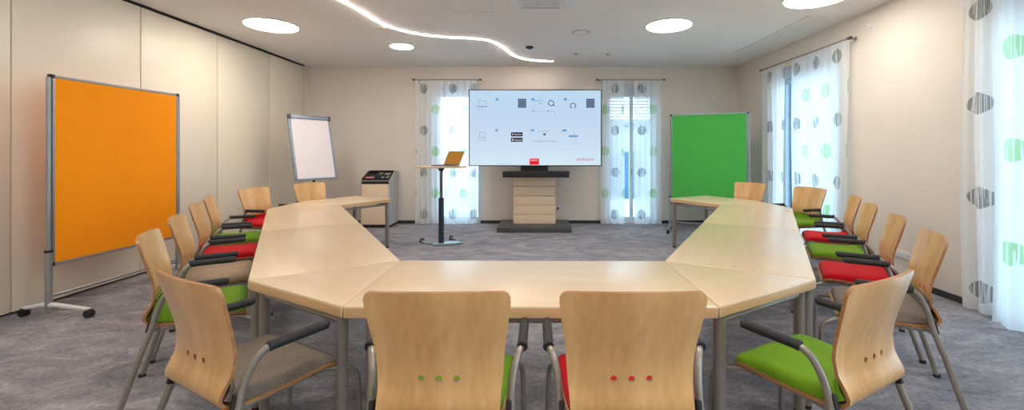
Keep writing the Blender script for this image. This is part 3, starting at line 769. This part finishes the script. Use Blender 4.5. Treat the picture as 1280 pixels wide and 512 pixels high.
Dt = 7.50
def tv(px, py): return ((px-CX)*Dt/F, CH+(CY-py)*Dt/F)
x0, z1 = tv(585.7, 111.6); x1, z0 = tv(752.3, 207.6)
tvr = thing('television', 'huge wall sized flat screen showing a pale blue presentation', 'television', ((x0+x1)/2, Dt, z0))
W, Hh = x1-x0, z1-z0
bm = NB(); box(bm, (0, .035, Hh/2), (W, .06, Hh), bevel=.004); box(bm, (0, .085, Hh/2), (W*.6, .06, Hh*.6), bevel=.01); obj('housing', bm, 'navy', tvr)
bz = .018
def screen_mat():
    m = bpy.data.materials.new('lit presentation slide'); m.use_nodes = True; nt = m.node_tree; nt.nodes.remove(nt.nodes['Principled BSDF'])
    tc = N(nt, 'ShaderNodeTexCoord'); sx = N(nt, 'ShaderNodeSeparateXYZ'); L(nt, tc.outputs['Generated'], sx.inputs[0])
    r = ramp(nt, [(0, s2l((214, 234, 246))), (.18, s2l((206, 226, 244))), (.55, s2l((196, 217, 240))), (1, s2l((188, 218, 240)))])
    L(nt, sx.outputs[2], r.inputs[0]); e = N(nt, 'ShaderNodeEmission', Strength=1.0); L(nt, r.outputs[0], e.inputs[0]); L(nt, e.outputs[0], nt.nodes['Material Output'].inputs[0]); return m
EM = {'dk': emit('slide ink', (58, 70, 98), 1), 'md': emit('slide grey blue', (150, 170, 205), 1), 'lt': emit('slide light line', (176, 198, 224), 1), 'pale': emit('slide pale card', (206, 226, 244), 1),
      'rd': emit('slide red', (228, 40, 52), 1), 'wh': emit('slide white', (245, 236, 240), 1), 'pk': emit('slide magenta', (196, 92, 142), 1), 'bl': emit('slide blue', (112, 160, 210), 1), 'bk': emit('slide badge', (40, 46, 66), 1)}
def zc(zx, zy):      # zoomed crop coordinates -> local x,z on the screen
    px, py = 570+zx/4.265, 100+zy/4.265; X, Z = tv(px, py); return X-(x0+x1)/2, Z-z0
G = {k: NB() for k in EM}
def zr(k, ax, ay, bx_, by, lift=0.0):
    X0, Z1 = zc(ax, ay); X1, Z0 = zc(bx_, by); box(G[k], ((X0+X1)/2, .001-lift, (Z0+Z1)/2), (X1-X0, .002, Z1-Z0))
def zo(k, ax, ay, bx_, by, w=2.0):
    zr(k, ax, ay, bx_, ay+w); zr(k, ax, by-w, bx_, by); zr(k, ax, ay+w, ax+w, by-w); zr(k, bx_-w, ay+w, bx_, by-w)
def zring(k, cx, cy, r, w=3, gap=0):
    X, Z = zc(cx, cy); X2, _ = zc(cx+r, cy); ro = X2-X; ri = ro*(1-w/r); n = 28; bm = G[k]
    v = [(bm.verts.new((X+ro*math.cos(2*PI*i/n-PI/3), .0, Z+ro*math.sin(2*PI*i/n-PI/3))), bm.verts.new((X+ri*math.cos(2*PI*i/n-PI/3), .0, Z+ri*math.sin(2*PI*i/n-PI/3)))) for i in range(n)]
    for i in range(n-gap): bm.faces.new((v[i][0], v[(i+1) % n][0], v[(i+1) % n][1], v[i][1]))
zo('md', 117, 109, 163, 141, 3); zr('md', 112, 140, 168, 145)
zr('bl', 212, 96, 226, 109); zr('lt', 118, 154, 162, 158); zr('lt', 115, 320, 163, 325); zr('lt', 402, 323, 540, 329); zr('lt', 440, 270, 498, 273); zr('lt', 222, 444, 296, 447)
for gx in (331, 695):
    for i in range(5):
        for j in range(5): zr('dk', gx+i*8.8, 100+j*9.8, gx+i*8.8+7.4, 100+j*9.8+7.6)
    zr('md', gx-1, 99, gx+44, 148, -.0008)
zr('bl', 400, 97, 418, 108); zr('md', 405, 106, 462, 109); zo('lt', 412, 112, 465, 150, 1.6); zr('md', 444, 119, 452, 128)
zring('dk', 507, 123, 16, 4); zr('dk', 517, 133, 524, 138)
zr('dk', 408, 162, 414, 167); zr('md', 416, 163, 472, 165); zr('dk', 487, 162, 493, 167); zr('md', 495, 163, 524, 165); zr('md', 524, 168, 528, 178)
zr('bl', 575, 96, 591, 109); zring('dk', 624, 137, 16, 4, 4)
zo('md', 125, 279, 155, 309, 2.5); zr('md', 134, 305, 160, 309)
zr('bl', 210, 262, 224, 274); zr('bk', 293, 278, 355, 300); zr('bk', 293, 307, 355, 329)
zring('wh', 303, 289, 4.5, 3.5); zr('wh', 299, 313, 305, 323)
zr('bl', 400, 262, 416, 274); zo('lt', 441, 275, 500, 310, 1.6); zr('dk', 466, 284, 478, 294)
zr('bl', 567, 262, 590, 274); zr('bl', 602, 293, 650, 304); zo('lt', 612, 318, 645, 345, 1.6); zr('md', 624, 285, 634, 289)
zr('rd', 392, 418, 443, 451)
_f = None
def ztext(k, s, zx, zy, zh, zw=None, shear=0, on=.0022):
    cu = bpy.data.curves.new('caption', 'FONT'); cu.body = s; cu.size = 1; cu.shear = shear
    o = bpy.data.objects.new('caption', cu); C.objects.link(o); bpy.context.view_layer.update()
    me = bpy.data.meshes.new_from_object(o.evaluated_get(bpy.context.evaluated_depsgraph_get()))
    C.objects.unlink(o); bpy.data.objects.remove(o)
    X, Z = zc(zx, zy); X2, Z2 = zc(zx+(zw or 10), zy-zh)
    xs = [v.co.x for v in me.vertices]; w0 = max(xs)-min(xs); hz = (Z2-Z)/.72
    sx = (X2-X)/w0 if zw else hz
    t2 = bmesh.new(); t2.from_mesh(me)
    vm = {v: G[k].verts.new((X+(v.co.x-min(xs))*sx, -on, Z+v.co.y*hz)) for v in t2.verts}
    for f in t2.faces: G[k].faces.new([vm[v] for v in f.verts])
    t2.free()
ztext('pk', 'clickshare', 640, 429, 17, 95, .2)
ztext('wh', 'BARCO', 398, 431, 8, 38)
ztext('wh', 'App Store', 312, 293, 9, 38); ztext('wh', 'Google play', 310, 323, 9, 42)
bm = NB(); box(bm, (0, .0035, Hh/2), (W-2*bz, .004, Hh-2*bz)); ms = [screen_mat()]
for k, b in G.items():
    ms.append(EM[k])
    for f in b.faces: f.material_index = len(ms)-1
    tmp = bpy.data.meshes.new('tmp'); b.to_mesh(tmp); bm.from_mesh(tmp); b.free(); bpy.data.meshes.remove(tmp)
obj('screen', bm, ms, tvr, smooth=0)

# ------------------------------------------------------------------ sockets
def socket(label, wall, u, z, n):
    loc = (u, YB, z) if wall == 'B' else (XR, u, z)
    t = thing('wall_socket', label, 'socket', loc, 0 if wall == 'B' else R(-90), 'white wall sockets')
    bm = NB(); box(bm, (0, -.005, 0), (.081*n, .010, .081), bevel=.002); obj('plate', bm, 'white', t)
    for i in range(n):
        x = (i-(n-1)/2)*.081
        bm = NB(); tube(bm, [(x, -.0095, 0), (x, -.0125, 0)], .026, 20); so = obj('insert', bm, 'white', t)
        bm = NB(); 
        for q in (-.009, .009): tube(bm, [(x+q, -.0125, 0), (x+q, -.0135, 0)], .0035, 8)
        obj('pin_hole', bm, 'dark', so)
socket('double white socket low on the back wall beside the television stand', 'B', .435, .305, 2)
socket('double white socket low on the back wall under the green pinboard', 'B', 3.07, .30, 2)
socket('triple white socket low on the right wall behind the red seated chair', 'R', 4.57, .30, 3)
bm = NB(); tube(bm, [(.40, YB-.012, .30), (.40, YB-.05, .30)], .02, 14)
pg = tag(obj('power_plug', bm, 'dark'), 'black plug in the socket beside the television stand', 'plug')
bm = NB(); tube(bm, [(.40, YB-.04, .295), (.36, YB-.06, .27), (.30, YB-.07, .2)], .005, 8, smooth_n=3); obj('cord', bm, 'dark', pg)
bm = NB(); box(bm, (XR-.012, 5.0, 2.89), (.024, .05, .05), bevel=.004)
tag(obj('wall_sensor', bm, 'white'), 'tiny white sensor high on the bare right wall', 'sensor')

# ------------------------------------------------------------------ light
wd = bpy.data.worlds.new('World'); bpy.context.scene.world = wd; wd.use_nodes = True; nt = wd.node_tree
bg = nt.nodes['Background']; tc = N(nt, 'ShaderNodeTexCoord'); sx = N(nt, 'ShaderNodeSeparateXYZ'); L(nt, tc.outputs['Generated'], sx.inputs[0])
r = ramp(nt, [(.0, (.80, .90, .95)), (.15, (.70, .90, 1.0)), (1, (.50, .72, 1.0))]); L(nt, sx.outputs[2], r.inputs[0]); L(nt, r.outputs[0], bg.inputs[0]); bg.inputs[1].default_value = 7.5
def portal(loc, rot, sx_, sy):
    l = bpy.data.lights.new('window_portal', 'AREA'); l.shape = 'RECTANGLE'; l.size = sx_; l.size_y = sy; l.cycles.is_portal = True
    o = bpy.data.objects.new('window_portal', l); C.objects.link(o); o.location = loc; o.rotation_euler = rot
for a, b, c, d in winB: portal(((a+b)/2, YB+.32, (c+d)/2), (R(-90), 0, 0), b-a, d-c)
for a, b, c, d in winR: portal((XR+.32, (a+b)/2, (c+d)/2), (0, R(90), 0), d-c, b-a)

# ------------------------------------------------------------------ camera
cam = bpy.data.cameras.new('camera'); co = bpy.data.objects.new('camera', cam); C.objects.link(co)
co.location = (0, 0, CH); co.rotation_euler = (R(90), 0, 0)
cam.sensor_width = 36; cam.lens = F/1280*36; cam.shift_x = -(CX-640)/1280; cam.shift_y = -(256-CY)/1280; cam.clip_start = .05
sc = bpy.context.scene; sc.camera = co
sc.view_settings.view_transform = 'Standard'; sc.view_settings.look = 'None'; sc.view_settings.gamma = 1; sc.view_settings.use_curve_mapping = False
sc.view_settings.exposure = 0.0
